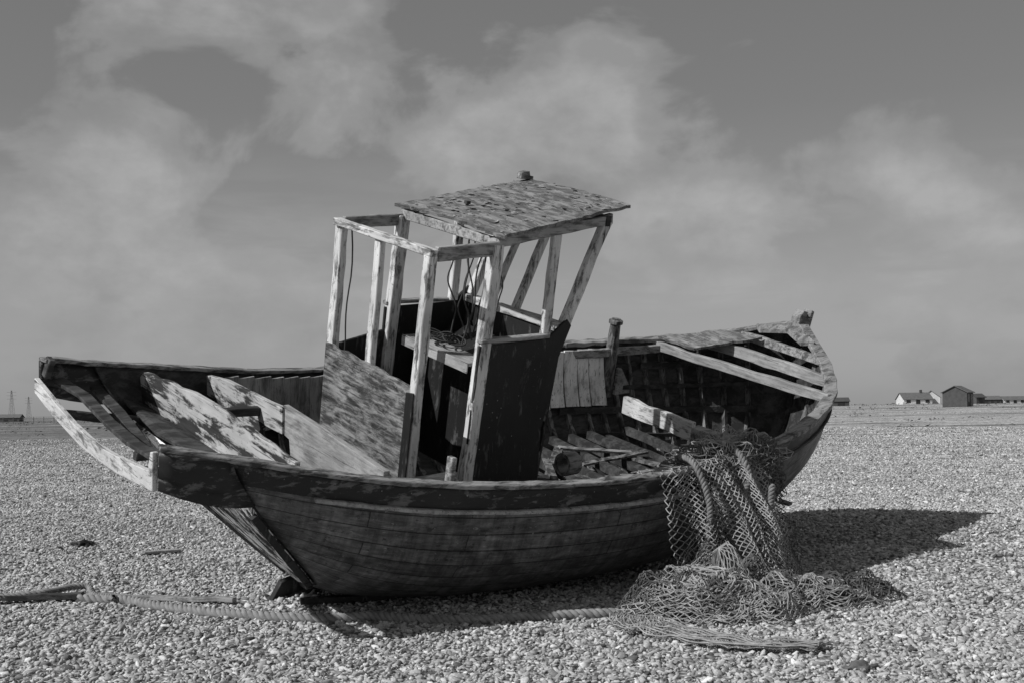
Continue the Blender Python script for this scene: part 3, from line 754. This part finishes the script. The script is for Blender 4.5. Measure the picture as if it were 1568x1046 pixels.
# ------------------------------------------------------------------ background
def simple(nm,c,rough=.9):
    m,nt,b=newmat(nm,rough); nt.links.new(ramp(nt,noi(nt,coords(nt,"Object",(1,1,1)),1.5,4),[(.3,c*.8),(.7,c*1.15)]),b.inputs["Base Color"]); return m
M_wh=simple("white_render",.6); M_slate=simple("slate_roof",.14); M_shed=simple("tarred_shed",.08); M_glass=simple("dark_glass",.04,.2); M_scrub=simple("scrub",.08)
def boxg(x0,x1,y0,y1,z0,z1):
    v=[(x0,y0,z0),(x1,y0,z0),(x1,y1,z0),(x0,y1,z0),(x0,y0,z1),(x1,y0,z1),(x1,y1,z1),(x0,y1,z1)]
    return v,[(3,2,1,0),(4,5,6,7),(0,1,5,4),(1,2,6,5),(2,3,7,6),(3,0,4,7)]
def house(nm,px,d,L,D,wallh,ridge,wm,rm,rot=0,chim=True,wins=3):
    e=empty(nm); x=(px-784)/1754*d; e.location=(x,d,gz(x,d)-.3); e.rotation_euler=(0,0,rot)
    v,f=boxg(-L/2,L/2,-D/2,D/2,0,wallh); v+=[(-L/2,0,ridge-.05),(L/2,0,ridge-.05)]; f+=[(4,7,8),(5,9,6)]
    part("walls",v,f,wm,parent=e,raw=True)
    o=.35; v=[(-L/2-o,-D/2-o,wallh-.12),(L/2+o,-D/2-o,wallh-.12),(L/2+o,0,ridge),(-L/2-o,0,ridge),(-L/2-o,D/2+o,wallh-.12),(L/2+o,D/2+o,wallh-.12)]
    r=part("roof",v,[(0,1,2,3),(3,2,5,4)],rm,parent=e,raw=True); s=r.modifiers.new("s","SOLIDIFY"); s.thickness=.12
    for i in range(wins):
        cx=-L/2+L*(i+.5)/wins; hw=L/wins*.22
        lo=0.2 if i==wins//2 else wallh*.4
        v,f=boxg(cx-hw,cx+hw,-D/2-.05,-D/2+.05,lo,wallh*.85); part("door" if i==wins//2 else "window_%d"%i,v,f,M_glass,parent=e,raw=True)
    if chim:
        v,f=boxg(L*.2,L*.2+.7,-.35,.35,ridge-.6,ridge+.9); part("chimney",v,f,M_shed,parent=e,raw=True)
    return e
house("white_bungalow",1400,390,10,6,2.2,4.4,M_wh,M_slate,.1)
house("white_bungalow",1426,395,6,6,2.6,5.0,M_wh,M_slate,1.2,False,2)
house("tarred_hut",1467,240,4.2,5,3.5,4.8,M_shed,M_slate,.9,False,2)
house("tarred_shed",1496,300,2.6,3,2.0,2.9,M_shed,M_shed,.3,False,1)
house("tarred_shed",1516,400,6,4,2.0,3.2,M_shed,M_slate,0,False,3)
house("tarred_shed",1550,400,8,4,1.8,3.0,M_wh,M_slate,.1,False,3)
house("tarred_shed",1286,430,6,4,2.2,3.6,M_shed,M_shed,0,False,1)
house("tarred_shed",12,420,10,4,2.0,3.2,M_shed,M_slate,0,False,3)
def pylon(nm,px,d,h):
    e=empty(nm); x=(px-784)/1754*d; e.location=(x,d,-.5)
    A_=Acc(); w0=h*.09
    for sx in (-1,1):
        for sy in (-1,1):
            v,f=beamgeo((sx*w0,sy*w0,0),(sx*w0*.12,sy*w0*.12,h),(1,0,0),.25,.25,seg=1,jit=0); A_.add(v,f)
    for k in range(6):
        z0=h*k/6;z1=h*(k+1)/6; a=w0*(1-.88*k/6); c=w0*(1-.88*(k+1)/6)
        for s in (-1,1):
            v,f=beamgeo((-a,s*a,z0),(c,s*c,z1),(0,1,0),.15,.15,seg=1,jit=0); A_.add(v,f)
            v,f=beamgeo((a,s*a,z0),(-c,s*c,z1),(0,1,0),.15,.15,seg=1,jit=0); A_.add(v,f)
    for q in (.7,.82,.94):
        v,f=beamgeo((-h*.17,0,h*q),(h*.17,0,h*q),(0,1,0),.25,.3,seg=1,jit=0); A_.add(v,f)
    part("lattice",A_.v,A_.f,M_slate,parent=e,raw=True)
pylon("electricity_pylon",18,1700,42); pylon("electricity_pylon",44,1900,36)
fa=Acc()
for i in range(26):
    x=-270*.44-30+i*2.4; v,f=beamgeo((x,270,-.5),(x,270,1.7),(1,0,0),.12,.12,seg=1,jit=0); fa.add(v,f)
for z in (.6,1.2,1.65):
    v,f=beamgeo((-150,270,z),(-89,270,z),(0,1,0),.04,.05,seg=1,jit=0); fa.add(v,f)
part("wire_fence",fa.v,fa.f,M_slate,parent=None,raw=True)
sv=Acc()
for k in range(620):
    d=random.uniform(90,430); a=random.uniform(-.55,.55); x=a*d
    s=random.uniform(.3,1.0)*(.4+d/300); z=gz(x,d)
    for q in range(12):
        c=Vector((x+random.gauss(0,s*1.8),d+random.gauss(0,s*.6),z+random.uniform(0,.28*s))); r=random.uniform(.08,.26)*s
        t=[tuple(c+Vector((random.gauss(0,r),random.gauss(0,r),random.gauss(0,r*.5)))) for _ in range(3)]
        sv.add(t,[(0,1,2)])
part("beach_scrub",sv.v,sv.f,M_scrub,parent=None,raw=True)

# ------------------------------------------------------------------ sky / sun
SE=math.radians(39)
tosun=Vector((-.894*math.cos(SE),-.447*math.cos(SE),math.sin(SE))).normalized()
sun=bpy.data.lights.new("sun","SUN"); sun.energy=3.9; sun.angle=math.radians(.53); sun.color=(1,1,1)
so_=link(bpy.data.objects.new("sun",sun)); so_.rotation_euler=tosun.to_track_quat('Z','Y').to_euler()
wd=bpy.data.worlds.new("World"); scene.world=wd; wd.use_nodes=True; nt=wd.node_tree
bg=nt.nodes["Background"]; bg.inputs[1].default_value=.15
sky=N(nt,"ShaderNodeTexSky"); sky.sky_type='NISHITA'; sky.sun_disc=False; sky.sun_elevation=SE; sky.sun_rotation=math.atan2(tosun.x,tosun.y)
bw=N(nt,"ShaderNodeRGBToBW"); nt.links.new(sky.outputs[0],bw.inputs[0])
tc=N(nt,"ShaderNodeTexCoord"); sx=N(nt,"ShaderNodeSeparateXYZ"); nt.links.new(tc.outputs["Generated"],sx.inputs[0])
mp=N(nt,"ShaderNodeMapping"); mp.inputs["Scale"].default_value=(1.0,1.0,1.5); nt.links.new(tc.outputs["Generated"],mp.inputs[0])
n1=noi(nt,mp.outputs[0],6.0,10,.52,.3)
mp3=N(nt,"ShaderNodeMapping"); mp3.inputs["Scale"].default_value=(1.0,1.0,5.5); nt.links.new(tc.outputs["Generated"],mp3.inputs[0])
n2=noi(nt,mp3.outputs[0],5.5,9,.55,.4)
ymx=math_(nt,'MAXIMUM',sx.outputs[1],.05)
gx=math_(nt,'DIVIDE',sx.outputs[0],ymx); gzz=math_(nt,'DIVIDE',sx.outputs[2],ymx)
def blob(px,py,rx,rz):
    dx=math_(nt,'DIVIDE',math_(nt,'SUBTRACT',gx,(px-784)/1754),rx); dz=math_(nt,'DIVIDE',math_(nt,'SUBTRACT',gzz,(628-py)/1754),rz)
    s=math_(nt,'ADD',math_(nt,'MULTIPLY',dx,dx),math_(nt,'MULTIPLY',dz,dz))
    return math_(nt,'EXPONENT',math_(nt,'MULTIPLY',s,-1))
mask=None
for q,amp in (((190,245,.07,.055),.32),((40,310,.08,.06),.20),((800,190,.12,.07),.22),((930,100,.045,.055),.22),((700,280,.12,.05),.16),((1000,210,.06,.04),.12),((1190,235,.075,.06),.24),((1110,320,.09,.04),.16),((1540,320,.07,.05),.22),((1400,290,.05,.035),.18),((480,30,.15,.035),.10),((1220,70,.13,.06),-.20),((470,200,.10,.08),-.14),((1560,120,.08,.08),-.12),((330,110,.06,.03),-.08),((60,90,.08,.04),-.06)):
    t=math_(nt,'MULTIPLY',blob(*q),amp); mask=t if mask is None else math_(nt,'ADD',mask,t)
low=ramp(nt,sx.outputs[2],[(.0,.4),(.05,.8),(.13,.7),(.22,0)])
val=math_(nt,'ADD',math_(nt,'MULTIPLY',math_(nt,'SUBTRACT',n1,.5),1.6),math_(nt,'ADD',mask,.45))
cl=ramp(nt,val,[(.45,0),(.57,.5),(.76,1.0)],'EASE')
st=math_(nt,'MULTIPLY',ramp(nt,n2,[(.44,0),(.58,.8)]),low)
cov=math_(nt,'MAXIMUM',cl,st)
shd=ramp(nt,noi(nt,mp.outputs[0],13,8,.58),[(.35,.82),(.65,1.1)])
grad=ramp(nt,sx.outputs[2],[(0,.60),(.04,.62),(.10,.60),(.17,.46),(.25,.36),(.35,.33),(1,.28)])
base=mixc(nt,.15,mixc(nt,1,grad,3.0,'MULTIPLY'),bw.outputs[0])
cloud=ramp(nt,sx.outputs[2],[(0,.62),(.10,.84),(.22,.86),(.35,.78),(1,.6)])
cloud=mixc(nt,1,mixc(nt,1,cloud,3.0,'MULTIPLY'),shd,'MULTIPLY')
fin=mixc(nt,math_(nt,'MULTIPLY',cov,.9),base,cloud)
nt.links.new(fin,bg.inputs[0])

# ------------------------------------------------------------------ camera
cam=bpy.data.cameras.new("camera"); co=link(bpy.data.objects.new("camera",cam))
cam.sensor_width=36; cam.lens=1753.8/1568*36; cam.shift_y=105/1568; cam.clip_end=9000; cam.clip_start=.05
A=math.radians(.8)
r=Vector((math.cos(A),0,-math.sin(A))); uu=Vector((math.sin(A),0,math.cos(A))); bk=Vector((0,-1,0))
co.matrix_world=Matrix(((r.x,uu.x,bk.x,0),(r.y,uu.y,bk.y,0),(r.z,uu.z,bk.z,1.6),(0,0,0,1)))
scene.camera=co
scene.view_settings.view_transform='Standard'; scene.view_settings.look='None'; scene.view_settings.exposure=0
